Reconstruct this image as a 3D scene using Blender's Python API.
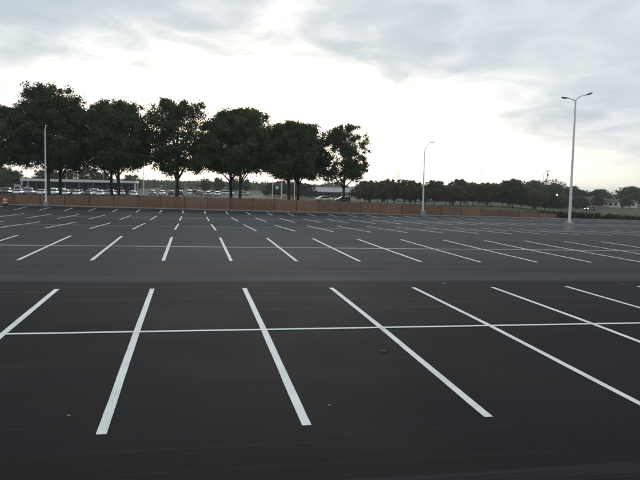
import bpy, math, random
import numpy as np
from mathutils import Vector, Matrix, noise as mnoise
R = math.radians
for o in list(bpy.data.objects): bpy.data.objects.remove(o)
scene = bpy.context.scene
COL = scene.collection

# ------------------------------------------------------------------ camera
cam_d = bpy.data.cameras.new('camera'); cam = bpy.data.objects.new('camera', cam_d); COL.objects.link(cam)
cam_d.sensor_fit = 'HORIZONTAL'; cam_d.sensor_width = 36.0; cam_d.lens = 36.0*657.3/640.0
cam_d.clip_start = 0.1; cam_d.clip_end = 8000
EYE = 3.3233
pitch, roll, yaw = R(4.53), R(1.20), R(11.033)
fwd = Vector((math.sin(yaw)*math.cos(pitch), math.cos(yaw)*math.cos(pitch), -math.sin(pitch)))
rgt = Vector((math.cos(yaw), -math.sin(yaw), 0)); up = rgt.cross(fwd)
r2 = rgt*math.cos(roll) + up*math.sin(roll); u2 = up*math.cos(roll) - rgt*math.sin(roll)
cam.matrix_world = Matrix(((r2.x, u2.x, -fwd.x, 0), (r2.y, u2.y, -fwd.y, 0), (r2.z, u2.z, -fwd.z, EYE), (0, 0, 0, 1)))
scene.camera = cam

# ------------------------------------------------------------------ world, sun, exposure
SUN_EL, SUN_AZ = R(11), R(5)       # the sun is behind the bright gap under the cloud deck
sun_dir = Vector((math.sin(SUN_AZ)*math.cos(SUN_EL), math.cos(SUN_AZ)*math.cos(SUN_EL), math.sin(SUN_EL)))
world = bpy.data.worlds.new('World'); scene.world = world; world.use_nodes = True
nt = world.node_tree; nt.nodes.clear()
def N(tree, typ, **kw):
    n = tree.nodes.new(typ)
    for k, v in kw.items(): setattr(n, k, v)
    return n
def math_n(tree, op, a, b=None, c=None, clamp=False):
    n = N(tree, 'ShaderNodeMath', operation=op, use_clamp=clamp)
    for i, v in enumerate((a, b, c)):
        if v is None: continue
        if isinstance(v, (int, float)): n.inputs[i].default_value = v
        else: tree.links.new(v, n.inputs[i])
    return n.outputs[0]
def smooth_n(tree, v, lo, hi):
    n = N(tree, 'ShaderNodeMapRange', interpolation_type='SMOOTHSTEP')
    tree.links.new(v, n.inputs[0]); n.inputs[1].default_value = lo; n.inputs[2].default_value = hi
    return n.outputs[0]
def mixc(tree, f, a, b, blend='MIX'):
    n = N(tree, 'ShaderNodeMix', data_type='RGBA', blend_type=blend)
    for s, v in ((n.inputs[0], f), (n.inputs[6], a), (n.inputs[7], b)):
        if isinstance(v, (int, float)): s.default_value = v
        elif isinstance(v, tuple): s.default_value = (*v[:3], 1)
        else: tree.links.new(v, s)
    return n.outputs[2]
sky = N(nt, 'ShaderNodeTexSky', sky_type='NISHITA', sun_disc=False)
sky.sun_elevation = SUN_EL; sky.sun_rotation = SUN_AZ; sky.air_density = 1.2; sky.dust_density = 2.5
geo = N(nt, 'ShaderNodeTexCoord'); sep = N(nt, 'ShaderNodeSeparateXYZ'); nt.links.new(geo.outputs['Generated'], sep.inputs[0])
zc = math_n(nt, 'MAXIMUM', sep.outputs[2], 0.0); zd = math_n(nt, 'ADD', zc, 0.055)
px_ = math_n(nt, 'DIVIDE', sep.outputs[0], zd); py_ = math_n(nt, 'DIVIDE', sep.outputs[1], zd)
comb = N(nt, 'ShaderNodeCombineXYZ'); nt.links.new(px_, comb.inputs[0]); nt.links.new(py_, comb.inputs[1])
zs = math_n(nt, 'ADD', zc, 0.17)
combn = N(nt, 'ShaderNodeCombineXYZ'); nt.links.new(math_n(nt, 'DIVIDE', sep.outputs[0], zs), combn.inputs[0]); nt.links.new(math_n(nt, 'DIVIDE', sep.outputs[1], zs), combn.inputs[1])
def wnoise(scale, detail, rough, off, dist=0.0):
    m = N(nt, 'ShaderNodeMapping'); m.inputs['Location'].default_value = off; nt.links.new(combn.outputs[0], m.inputs[0])
    n = N(nt, 'ShaderNodeTexNoise'); nt.links.new(m.outputs[0], n.inputs['Vector'])
    n.inputs['Scale'].default_value = scale; n.inputs['Detail'].default_value = detail
    n.inputs['Roughness'].default_value = rough; n.inputs['Distortion'].default_value = dist
    return n.outputs[0]
n1 = wnoise(0.85, 6, 0.55, (7.7, 2.6, 0), 0.4)      # the body of the deck
n2 = wnoise(2.8, 5, 0.55, (9.3, 4.1, 2), 0.5)        # ragged detail
n3 = wnoise(0.4, 3, 0.5, (1.9, 7.7, 5))            # broad swells
# the deck ends at a ragged far edge; farther off on the right-hand side
pq_ = math_n(nt, 'SUBTRACT', px_, 0.7)
edge = math_n(nt, 'ADD', math_n(nt, 'MAXIMUM', math_n(nt, 'MULTIPLY', pq_, 0.62), math_n(nt, 'MULTIPLY', pq_, -0.30)), 3.80)
edge = math_n(nt, 'MULTIPLY_ADD', math_n(nt, 'SUBTRACT', n1, 0.5), 3.0, edge)
edge = math_n(nt, 'MULTIPLY_ADD', math_n(nt, 'SUBTRACT', n2, 0.5), 2.2, edge)
gap = math_n(nt, 'SUBTRACT', py_, edge)
deck = math_n(nt, 'SUBTRACT', 1.0, smooth_n(nt, gap, -1.1, 2.2))
dot = N(nt, 'ShaderNodeVectorMath', operation='DOT_PRODUCT'); nt.links.new(geo.outputs['Generated'], dot.inputs[0]); dot.inputs[1].default_value = sun_dir
gl = math_n(nt, 'POWER', math_n(nt, 'MAXIMUM', dot.outputs['Value'], 0.0), 9.0)
thick = math_n(nt, 'ADD', math_n(nt, 'MULTIPLY', n1, 0.6), math_n(nt, 'MULTIPLY', n2, 0.4))
thick = smooth_n(nt, math_n(nt, 'ADD', thick, math_n(nt, 'MULTIPLY', math_n(nt, 'SUBTRACT', n3, 0.5), 0.5)), 0.30, 0.64)
deck_col = mixc(nt, thick, (6.8, 7.2, 7.5), (4.0, 4.75, 5.4))       # lit veil to slate grey
veil_col = mixc(nt, gl, (7.4, 7.6, 7.1), (17.6, 17.5, 16.7))       # thin bright overcast, brightest before the sun
veil_col = mixc(nt, math_n(nt, 'MULTIPLY', thick, 0.05), veil_col, (6.0, 6.3, 6.4))
open_sky = mixc(nt, 0.86, sky.outputs[0], veil_col)
allsky = mixc(nt, math_n(nt, 'MULTIPLY', deck, 0.93), open_sky, deck_col)
bg = N(nt, 'ShaderNodeBackground'); bg.inputs[1].default_value = 0.10
nt.links.new(allsky, bg.inputs[0]); wo = N(nt, 'ShaderNodeOutputWorld'); nt.links.new(bg.outputs[0], wo.inputs[0])

sl = bpy.data.lights.new('sun', 'SUN'); sl.energy = 0.6; sl.angle = R(20); sl.color = (1.0, 0.95, 0.88)
sun = bpy.data.objects.new('sun', sl); COL.objects.link(sun)
sun.rotation_euler = (-sun_dir).to_track_quat('-Z', 'Y').to_euler(); sun.location = (0, 0, 60)
vs = scene.view_settings; vs.view_transform = 'Standard'; vs.look = 'None'; vs.gamma = 1; vs.use_curve_mapping = False
vs.exposure = 0.22
scene.render.engine = 'CYCLES'

# ------------------------------------------------------------------ helpers
def tag(o, label=None, cat=None, group=None, kind=None):
    for k, v in (('label', label), ('category', cat), ('group', group), ('kind', kind)):
        if v: o[k] = v
    return o
def empty(name, loc, rz=0, sc=1.0):
    o = bpy.data.objects.new(name, None); COL.objects.link(o)
    o.location = loc; o.rotation_euler = (0, 0, rz); o.scale = (sc, sc, sc); o.empty_display_size = 0.3
    return o
def link(name, me, parent=None, mat=None):
    o = bpy.data.objects.new(name, me); COL.objects.link(o)
    if mat is not None and not me.materials: me.materials.append(mat)
    if parent is not None: o.parent = parent
    return o
def copy_tree(o, parent=None):
    c = o.copy(); COL.objects.link(c); c.parent = parent
    for ch in list(o.children): copy_tree(ch, c)
    return c
class MB:
    def __init__(s): s.v = []; s.f = []; s.sm = []
    def add(s, vs, fs, smooth=False):
        b = len(s.v); s.v += [tuple(v) for v in vs]
        s.f += [tuple(b+i for i in f) for f in fs]; s.sm += [smooth]*len(fs); return s
    def box(s, c, d, rz=0, bev=0.0):
        x, y, z = d[0]/2, d[1]/2, d[2]/2
        if bev <= 0:
            vs = [(sx*x, sy*y, sz*z) for sz in (-1, 1) for sx, sy in ((-1, -1), (1, -1), (1, 1), (-1, 1))]
            fs = [(3, 2, 1, 0), (4, 5, 6, 7), (0, 1, 5, 4), (1, 2, 6, 5), (2, 3, 7, 6), (3, 0, 4, 7)]
        else:
            vs = []; b = bev
            ring = [(-x+b, -y), (x-b, -y), (x, -y+b), (x, y-b), (x-b, y), (-x+b, y), (-x, y-b), (-x, -y+b)]
            ins = [(px*(1-b/x), py*(1-b/y)) for px, py in ring]
            vs += [(px, py, -z) for px, py in ring] + [(px, py, z-b) for px, py in ring] + [(px, py, z) for px, py in ins]
            fs = [tuple(range(7, -1, -1)), tuple(range(16, 24))]
            for k in range(8):
                k2 = (k+1) % 8
                fs += [(k, k2, 8+k2, 8+k), (8+k, 8+k2, 16+k2, 16+k)]
        ca, sa = math.cos(rz), math.sin(rz)
        return s.add([(c[0]+a*ca-b_*sa, c[1]+a*sa+b_*ca, c[2]+q) for a, b_, q in vs], fs)
    def tube(s, pts, rad, n=8, caps=True):
        pts = [Vector(p) for p in pts]; rings = []
        if not isinstance(rad, (list, tuple)): rad = [rad]*len(pts)
        ref = None
        for i, p in enumerate(pts):
            t = (pts[min(i+1, len(pts)-1)] - pts[max(i-1, 0)]).normalized()
            if ref is None: ref = Vector((1, 0, 0)) if abs(t.x) < 0.8 else Vector((0, 1, 0))
            a = (ref - t*ref.dot(t)).normalized(); b = t.cross(a); ref = a
            rings.append([p + (a*math.cos(2*math.pi*k/n) + b*math.sin(2*math.pi*k/n))*rad[i] for k in range(n)])
        vs = [v for r in rings for v in r]; fs = []
        for i in range(len(pts)-1):
            for k in range(n):
                k2 = (k+1) % n; fs.append((i*n+k, i*n+k2, (i+1)*n+k2, (i+1)*n+k))
        s.add(vs, fs, True)
        if caps:
            s.add(rings[0], [tuple(range(n-1, -1, -1))]); s.add(rings[-1], [tuple(range(n))])
        return s
    def lathe(s, prof, n=16, c=(0, 0, 0)):
        vs = []; fs = []
        for r, z in prof: vs += [(c[0]+r*math.cos(2*math.pi*k/n), c[1]+r*math.sin(2*math.pi*k/n), c[2]+z) for k in range(n)]
        for i in range(len(prof)-1):
            for k in range(n): fs.append((i*n+k, i*n+(k+1) % n, (i+1)*n+(k+1) % n, (i+1)*n+k))
        fs.append(tuple(range(n-1, -1, -1))); fs.append(tuple((len(prof)-1)*n+k for k in range(n)))
        return s.add(vs, fs, True)
    def mesh(s, name, mat=None):
        me = bpy.data.meshes.new(name); me.from_pydata(s.v, [], s.f)
        me.polygons.foreach_set('use_smooth', s.sm); me.update()
        if mat is not None: me.materials.append(mat)
        return me
    def build(s, name, mat, parent=None): return link(name, s.mesh(name, mat), parent)
def quads_mesh(name, V, mat):
    """V: (n,4,3) array of quads"""
    n = len(V); me = bpy.data.meshes.new(name)
    me.vertices.add(4*n); me.vertices.foreach_set('co', np.ascontiguousarray(V, dtype=np.float32).ravel())
    me.loops.add(4*n); me.loops.foreach_set('vertex_index', np.arange(4*n, dtype=np.int32))
    me.polygons.add(n); me.polygons.foreach_set('loop_start', np.arange(0, 4*n, 4, dtype=np.int32))
    me.update(calc_edges=True); me.materials.append(mat); return me
def grid_mesh(name, xs, ys, zf, mat, smooth=True):
    X, Y = np.meshgrid(xs, ys); Z = zf(X, Y); nx, ny = len(xs), len(ys)
    me = bpy.data.meshes.new(name); me.vertices.add(nx*ny)
    me.vertices.foreach_set('co', np.stack([X, Y, Z], -1).astype(np.float32).ravel())
    i = np.arange(nx*ny).reshape(ny, nx)
    q = np.stack([i[:-1, :-1], i[:-1, 1:], i[1:, 1:], i[1:, :-1]], -1).reshape(-1, 4)
    me.loops.add(q.size); me.loops.foreach_set('vertex_index', q.astype(np.int32).ravel())
    me.polygons.add(len(q)); me.polygons.foreach_set('loop_start', np.arange(0, q.size, 4, dtype=np.int32))
    me.polygons.foreach_set('use_smooth', np.full(len(q), smooth)); me.update(calc_edges=True)
    me.materials.append(mat); return me

# ------------------------------------------------------------------ materials
def mat(name, col, rough=0.7, col2=None, scale=3.0, metal=0.0, bump=0.0, bscale=None, spec=0.5, coat=0.0, stretch=None, emit=None, estr=0.0, rnd=0.0):
    m = bpy.data.materials.new(name); m.use_nodes = True; t = m.node_tree; p = t.nodes['Principled BSDF']
    p.inputs['Roughness'].default_value = rough; p.inputs['Metallic'].default_value = metal
    p.inputs['Specular IOR Level'].default_value = spec; p.inputs['Coat Weight'].default_value = coat
    tc = N(t, 'ShaderNodeTexCoord'); src = tc.outputs['Object']
    if stretch:
        mp = N(t, 'ShaderNodeMapping'); mp.inputs['Scale'].default_value = stretch; t.links.new(src, mp.inputs[0]); src = mp.outputs[0]
    out = None
    if col2 is not None:
        n = N(t, 'ShaderNodeTexNoise'); n.inputs['Scale'].default_value = scale; n.inputs['Detail'].default_value = 6; n.inputs['Roughness'].default_value = 0.65
        t.links.new(src, n.inputs['Vector'])
        out = mixc(t, smooth_n(t, n.outputs[0], 0.3, 0.7), col, col2)
    if rnd:
        oi = N(t, 'ShaderNodeObjectInfo'); hv = N(t, 'ShaderNodeHueSaturation')
        t.links.new(math_n(t, 'MULTIPLY_ADD', oi.outputs['Random'], 2*rnd, 1-rnd), hv.inputs['Value'])
        if out is None: hv.inputs['Color'].default_value = (*col, 1)
        else: t.links.new(out, hv.inputs['Color'])
        out = hv.outputs[0]
    if out is None: p.inputs['Base Color'].default_value = (*col, 1)
    else: t.links.new(out, p.inputs['Base Color'])
    if bump:
        n = N(t, 'ShaderNodeTexNoise'); n.inputs['Scale'].default_value = bscale or scale*6; n.inputs['Detail'].default_value = 5
        t.links.new(src, n.inputs['Vector']); b = N(t, 'ShaderNodeBump'); b.inputs['Strength'].default_value = bump; b.inputs['Distance'].default_value = 0.02
        t.links.new(n.outputs[0], b.inputs['Height']); t.links.new(b.outputs[0], p.inputs['Normal'])
    if emit: p.inputs['Emission Color'].default_value = (*emit, 1); p.inputs['Emission Strength'].default_value = estr
    return m
def foliage(name, c1, c2, c3, scale=0.5, trans=0.27):
    m = bpy.data.materials.new(name); m.use_nodes = True; t = m.node_tree; p = t.nodes['Principled BSDF']
    tc = N(t, 'ShaderNodeTexCoord'); oi = N(t, 'ShaderNodeObjectInfo')
    n = N(t, 'ShaderNodeTexNoise'); n.inputs['Scale'].default_value = scale; n.inputs['Detail'].default_value = 8; n.inputs['Roughness'].default_value = 0.7
    t.links.new(tc.outputs['Object'], n.inputs['Vector'])
    wn = N(t, 'ShaderNodeTexNoise'); wn.inputs['Scale'].default_value = scale*9; t.links.new(tc.outputs['Object'], wn.inputs['Vector'])
    c = mixc(t, smooth_n(t, n.outputs[0], 0.32, 0.66), c1, c2)
    c = mixc(t, smooth_n(t, wn.outputs[0], 0.52, 0.75), c, c3)
    hv = N(t, 'ShaderNodeHueSaturation'); t.links.new(c, hv.inputs['Color']); t.links.new(math_n(t, 'MULTIPLY_ADD', oi.outputs['Random'], 0.4, 0.8), hv.inputs['Value'])
    t.links.new(hv.outputs[0], p.inputs['Base Color']); p.inputs['Roughness'].default_value = 0.55; p.inputs['Specular IOR Level'].default_value = 0.3
    tr = N(t, 'ShaderNodeBsdfTranslucent'); t.links.new(hv.outputs[0], tr.inputs[0])
    mx = N(t, 'ShaderNodeMixShader'); mx.inputs[0].default_value = trans
    t.links.new(p.outputs[0], mx.inputs[1]); t.links.new(tr.outputs[0], mx.inputs[2]); t.links.new(mx.outputs[0], t.nodes['Material Output'].inputs[0])
    return m

def asphalt_material(name, new=True):
    m = bpy.data.materials.new(name); m.use_nodes = True; t = m.node_tree; p = t.nodes['Principled BSDF']
    tc = N(t, 'ShaderNodeTexCoord'); P = tc.outputs['Object']; sp = N(t, 'ShaderNodeSeparateXYZ'); t.links.new(P, sp.inputs[0])
    def noise(scale, st, det=5, rough=0.6, dist=0.0):
        mp = N(t, 'ShaderNodeMapping'); mp.inputs['Scale'].default_value = st; t.links.new(P, mp.inputs[0])
        n = N(t, 'ShaderNodeTexNoise'); t.links.new(mp.outputs[0], n.inputs['Vector']); n.inputs['Scale'].default_value = scale
        n.inputs['Detail'].default_value = det; n.inputs['Roughness'].default_value = rough; n.inputs['Distortion'].default_value = dist
        return n.outputs[0]
    grain = noise(90, (1, 1, 1), 3, 0.7)
    streak = noise(1.0, (0.035, 1.1, 0.0), 6, 0.65)
    fine = noise(1.0, (0.12, 7.0, 0.0), 4, 0.7)
    blot = noise(0.35, (1, 1, 1), 6, 0.6, 0.5)
    # one tone per paver pass, 3.65 m wide, laid along X
    yw = math_n(t, 'MULTIPLY_ADD', math_n(t, 'SUBTRACT', noise(0.25, (1, 1, 1), 2), 0.5), 0.25, sp.outputs[1])
    lane = math_n(t, 'DIVIDE', math_n(t, 'SUBTRACT', yw, 8.75), 3.65)
    wn = N(t, 'ShaderNodeTexWhiteNoise', noise_dimensions='1D'); t.links.new(math_n(t, 'FLOOR', lane), wn.inputs['W'])
    fr = math_n(t, 'ABSOLUTE', math_n(t, 'SUBTRACT', math_n(t, 'FRACT', lane), 0.5))
    seam = smooth_n(t, fr, 0.488, 0.4985)
    tone = math_n(t, 'MULTIPLY_ADD', wn.outputs['Value'], 0.30, 0.80)
    tone = math_n(t, 'ADD', tone, math_n(t, 'MULTIPLY', math_n(t, 'SUBTRACT', streak, 0.5), 1.5))
    tone = math_n(t, 'ADD', tone, math_n(t, 'MULTIPLY', math_n(t, 'SUBTRACT', fine, 0.5), 0.42))
    tone = math_n(t, 'ADD', tone, math_n(t, 'MULTIPLY', math_n(t, 'SUBTRACT', blot, 0.5), 0.5))
    tone = math_n(t, 'ADD', tone, math_n(t, 'MULTIPLY', math_n(t, 'SUBTRACT', grain, 0.5), 1.7))
    tone = math_n(t, 'ADD', tone, math_n(t, 'MULTIPLY', math_n(t, 'SUBTRACT', noise(22, (1, 1, 1), 4, 0.75), 0.5), 1.6))
    tone = math_n(t, 'MAXIMUM', math_n(t, 'ADD', tone, math_n(t, 'MULTIPLY', seam, 0.22)), 0.15)
    # newest surface in the two front bays, older and dustier pavement farther on
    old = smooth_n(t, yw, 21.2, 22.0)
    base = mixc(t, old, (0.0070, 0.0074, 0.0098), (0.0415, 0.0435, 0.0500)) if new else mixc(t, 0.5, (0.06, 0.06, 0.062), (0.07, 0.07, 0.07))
    # pale dust dragged out by tyres along the driving aisles
    aisle = math_n(t, 'MODULO', math_n(t, 'SUBTRACT', sp.outputs[1], 20.2-18.234), 18.234)
    am = math_n(t, 'MULTIPLY', smooth_n(t, aisle, -2.5, 0.5), math_n(t, 'SUBTRACT', 1.0, smooth_n(t, aisle, 5.0, 8.0)))
    dust = smooth_n(t, math_n(t, 'ADD', noise(1.0, (0.05, 3.5, 0), 5, 0.7, 0.4), math_n(t, 'MULTIPLY', am, 0.06)), 0.56, 0.78)
    cm = N(t, 'ShaderNodeVectorMath', operation='SCALE'); t.links.new(base, cm.inputs[0]); t.links.new(tone, cm.inputs['Scale'])
    col = mixc(t, math_n(t, 'MULTIPLY', dust, 0.22), cm.outputs[0], (0.090, 0.089, 0.092))
    if new:     # faint curved tyre tracks of pale dust across the heads of the front stalls
        trk = None
        for a, b, c, w in ((19.75, 0.0035, -9, .07), (18.55, 0.0045, -2, .05), (18.15, 0.0050, -2, .05), (17.0, 0.0030, 9, .06), (24.0, -0.002, 4, .09), (25.6, -0.002, 4, .09)):
            dxx = math_n(t, 'SUBTRACT', sp.outputs[0], c); cv = math_n(t, 'MULTIPLY_ADD', math_n(t, 'MULTIPLY', dxx, dxx), -b, a)
            ln = math_n(t, 'SUBTRACT', 1.0, smooth_n(t, math_n(t, 'ABSOLUTE', math_n(t, 'SUBTRACT', sp.outputs[1], cv)), w*0.4, w*1.8))
            trk = ln if trk is None else math_n(t, 'MAXIMUM', trk, ln)
        trk = math_n(t, 'MULTIPLY', trk, smooth_n(t, noise(0.5, (0.5, 1, 1), 4), 0.38, 0.66))
        col = mixc(t, math_n(t, 'MULTIPLY', trk, 0.30), col, (0.085, 0.080, 0.082))
    t.links.new(col, p.inputs['Base Color'])
    p.inputs['Specular IOR Level'].default_value = 0.11
    t.links.new(math_n(t, 'MULTIPLY_ADD', blot, 0.2, 0.70), p.inputs['Roughness'])
    b = N(t, 'ShaderNodeBump'); b.inputs['Strength'].default_value = 0.55; b.inputs['Distance'].default_value = 0.006
    hh = math_n(t, 'ADD', grain, math_n(t, 'MULTIPLY', noise(260, (1, 1, 1), 2), 0.6))
    t.links.new(hh, b.inputs['Height']); t.links.new(b.outputs[0], p.inputs['Normal'])
    return m
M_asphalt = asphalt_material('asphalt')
M_asphalt2 = asphalt_material('worn_asphalt', False)
def paint_material():
    m = bpy.data.materials.new('white_paint'); m.use_nodes = True; t = m.node_tree; p = t.nodes['Principled BSDF']
    tc = N(t, 'ShaderNodeTexCoord')
    n = N(t, 'ShaderNodeTexNoise'); n.inputs['Scale'].default_value = 55; n.inputs['Detail'].default_value = 5; n.inputs['Roughness'].default_value = 0.75; t.links.new(tc.outputs['Object'], n.inputs['Vector'])
    n2 = N(t, 'ShaderNodeTexNoise'); n2.inputs['Scale'].default_value = 1.3; n2.inputs['Detail'].default_value = 6; t.links.new(tc.outputs['Object'], n2.inputs['Vector'])
    wear = math_n(t, 'ADD', math_n(t, 'MULTIPLY', n.outputs[0], 0.75), math_n(t, 'MULTIPLY', n2.outputs[0], 0.35))
    f = smooth_n(t, wear, 0.59, 0.74)
    c = mixc(t, smooth_n(t, n2.outputs[0], 0.3, 0.7), (0.84, 0.86, 0.845), (0.76, 0.78, 0.77))
    c = mixc(t, math_n(t, 'MULTIPLY', f, 0.65), c, (0.30, 0.31, 0.32))
    t.links.new(c, p.inputs['Base Color']); p.inputs['Roughness'].default_value = 0.7; p.inputs['Specular IOR Level'].default_value = 0.3
    b = N(t, 'ShaderNodeBump'); b.inputs['Strength'].default_value = 0.35; b.inputs['Distance'].default_value = 0.004
    t.links.new(n.outputs[0], b.inputs['Height']); t.links.new(b.outputs[0], p.inputs['Normal'])
    return m
M_paint = paint_material()
def ground_material():
    m = bpy.data.materials.new('grass_ground'); m.use_nodes = True; t = m.node_tree; p = t.nodes['Principled BSDF']
    tc = N(t, 'ShaderNodeTexCoord')
    def noise(s, d=6):
        n = N(t, 'ShaderNodeTexNoise'); n.inputs['Scale'].default_value = s; n.inputs['Detail'].default_value = d; n.inputs['Roughness'].default_value = 0.65
        t.links.new(tc.outputs['Object'], n.inputs['Vector']); return n.outputs[0]
    c = mixc(t, smooth_n(t, noise(0.02), 0.35, 0.65), (0.075, 0.100, 0.048), (0.105, 0.115, 0.065))
    c = mixc(t, smooth_n(t, noise(0.3), 0.40, 0.75), c, (0.060, 0.076, 0.036))
    c = mixc(t, math_n(t, 'MULTIPLY', smooth_n(t, noise(6.0), 0.4, 0.8), 0.5), c, (0.12, 0.12, 0.06))
    t.links.new(c, p.inputs['Base Color']); p.inputs['Roughness'].default_value = 0.95; p.inputs['Specular IOR Level'].default_value = 0.1
    b = N(t, 'ShaderNodeBump'); b.inputs['Strength'].default_value = 0.8; b.inputs['Distance'].default_value = 0.08
    t.links.new(noise(5.0), b.inputs['Height']); t.links.new(b.outputs[0], p.inputs['Normal'])
    return m
M_ground = ground_material()
M_concrete = mat('concrete', (0.36, 0.355, 0.34), 0.85, (0.22, 0.215, 0.205), 4, bump=0.4)
M_kerb = mat('kerb_concrete', (0.30, 0.295, 0.28), 0.85, (0.20, 0.195, 0.18), 1.5, bump=0.3)
M_pole = mat('painted_pole', (0.84, 0.84, 0.82), 0.4, (0.70, 0.70, 0.68), 2.0)
M_polefar = mat('galvanised_pole', (0.42, 0.43, 0.43), 0.5, (0.34, 0.34, 0.34), 2.0)
M_head = mat('lamp_housing', (0.10, 0.10, 0.10), 0.5)
M_headlt = mat('lamp_housing_grey', (0.45, 0.45, 0.44), 0.5)
M_lens = mat('lamp_lens', (0.55, 0.56, 0.55), 0.25)
def screen_material():
    m = bpy.data.materials.new('fence_slats'); m.use_nodes = True; t = m.node_tree; p = t.nodes['Principled BSDF']
    tc = N(t, 'ShaderNodeTexCoord'); oi = N(t, 'ShaderNodeObjectInfo')
    n = N(t, 'ShaderNodeTexNoise'); n.inputs['Scale'].default_value = 1.2; n.inputs['Detail'].default_value = 6; t.links.new(tc.outputs['Object'], n.inputs['Vector'])
    mp = N(t, 'ShaderNodeMapping'); mp.inputs['Scale'].default_value = (7, 7, 0.4); t.links.new(tc.outputs['Object'], mp.inputs[0])
    n2 = N(t, 'ShaderNodeTexNoise'); n2.inputs['Scale'].default_value = 1.6; n2.inputs['Detail'].default_value = 3; t.links.new(mp.outputs[0], n2.inputs['Vector'])
    c = mixc(t, smooth_n(t, n.outputs[0], 0.3, 0.7), (0.265, 0.150, 0.100), (0.215, 0.140, 0.092))
    c = mixc(t, math_n(t, 'MULTIPLY', smooth_n(t, n2.outputs[0], 0.42, 0.7), 0.5), c, (0.16, 0.08, 0.055))
    hv = N(t, 'ShaderNodeHueSaturation'); t.links.new(c, hv.inputs['Color']); t.links.new(math_n(t, 'MULTIPLY_ADD', oi.outputs['Random'], 0.36, 0.80), hv.inputs['Value']); t.links.new(math_n(t, 'MULTIPLY_ADD', math_n(t, 'FRACT', math_n(t, 'MULTIPLY', oi.outputs['Random'], 7.3)), 0.014, 0.493), hv.inputs['Hue']); t.links.new(math_n(t, 'MULTIPLY_ADD', math_n(t, 'FRACT', math_n(t, 'MULTIPLY', oi.outputs['Random'], 13.7)), 0.18, 0.90), hv.inputs['Saturation'])
    t.links.new(hv.outputs[0], p.inputs['Base Color']); p.inputs['Roughness'].default_value = 0.8; p.inputs['Specular IOR Level'].default_value = 0.2
    return m
M_screen = screen_material()
M_post = mat('fence_post', (0.045, 0.03, 0.025), 0.6, (0.03, 0.022, 0.02), 5)
M_bark = mat('bark', (0.065, 0.052, 0.042), 0.95, (0.03, 0.025, 0.02), 5, bump=0.8, stretch=(1, 1, 0.25))
M_leaf = foliage('leaf_green', (0.085, 0.120, 0.040), (0.050, 0.078, 0.028), (0.12, 0.14, 0.055))
M_leaf2 = foliage('leaf_olive', (0.115, 0.118, 0.052), (0.075, 0.085, 0.038), (0.16, 0.11, 0.065), 0.35, 0.2)
M_leaf3 = foliage('leaf_dull', (0.070, 0.090, 0.042), (0.042, 0.056, 0.028), (0.11, 0.12, 0.06), 0.3, 0.15)
M_hedge = foliage('leaf_hedge', (0.040, 0.055, 0.024), (0.026, 0.036, 0.018), (0.06, 0.06, 0.03), 1.5, 0.1)
M_rust = foliage('leaf_rust', (0.16, 0.075, 0.035), (0.08, 0.05, 0.02), (0.20, 0.11, 0.05), 0.8)
M_black = mat('rubber', (0.02, 0.02, 0.02), 0.8)
M_glass = mat('dark_glass', (0.02, 0.024, 0.028), 0.08, spec=0.6)
M_white = mat('white_metal', (0.72, 0.73, 0.72), 0.5, (0.6, 0.61, 0.6), 0.8)
M_wallgrey = mat('grey_wall', (0.11, 0.115, 0.12), 0.8, (0.075, 0.08, 0.085), 0.6)
M_roofgrey = mat('grey_roof', (0.36, 0.37, 0.38), 0.6, (0.27, 0.28, 0.29), 0.3)
M_tan = mat('tan_wall', (0.34, 0.28, 0.20), 0.85, (0.25, 0.20, 0.15), 0.8)
M_whitewall = mat('white_wall', (0.70, 0.70, 0.67), 0.8, (0.55, 0.55, 0.52), 0.8)
M_roofdark = mat('shingle_roof', (0.10, 0.09, 0.085), 0.9, (0.06, 0.055, 0.05), 1.2)
M_wood = mat('weathered_wood', (0.10, 0.08, 0.065), 0.9, (0.06, 0.05, 0.04), 3)
M_orange = mat('drum_orange', (0.55, 0.10, 0.03), 0.6, (0.42, 0.09, 0.03), 3)
M_refl = mat('drum_white', (0.75, 0.75, 0.73), 0.5)
M_headlamp = mat('headlamp_lit', (0.9, 0.9, 0.9), 0.2, emit=(1.0, 0.95, 0.82), estr=14)
M_clear = mat('headlamp_off', (0.6, 0.62, 0.63), 0.15)
M_tail = mat('tail_lamp', (0.35, 0.01, 0.01), 0.25)
M_stone = mat('pebble', (0.42, 0.40, 0.38), 0.9, (0.3, 0.29, 0.28), 20)
M_grit = mat('grit', (0.10, 0.10, 0.10), 0.9, (0.05, 0.05, 0.05), 9)
M_scrap = mat('brown_scrap', (0.22, 0.09, 0.06), 0.9, (0.14, 0.07, 0.05), 25)
M_tar = mat('tar_crumb', (0.06, 0.06, 0.062), 0.85, (0.03, 0.03, 0.03), 25)
CARC = {'white': (0.75, 0.76, 0.76), 'silver': (0.45, 0.46, 0.47), 'grey': (0.14, 0.145, 0.15), 'black': (0.015, 0.015, 0.017),
        'red': (0.30, 0.025, 0.02), 'blue': (0.03, 0.06, 0.17), 'beige': (0.45, 0.40, 0.30)}
M_car = {k: mat('car_paint_'+k, v, 0.3, coat=0.5, metal=0.3 if k in ('silver', 'grey') else 0) for k, v in CARC.items()}

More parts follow.
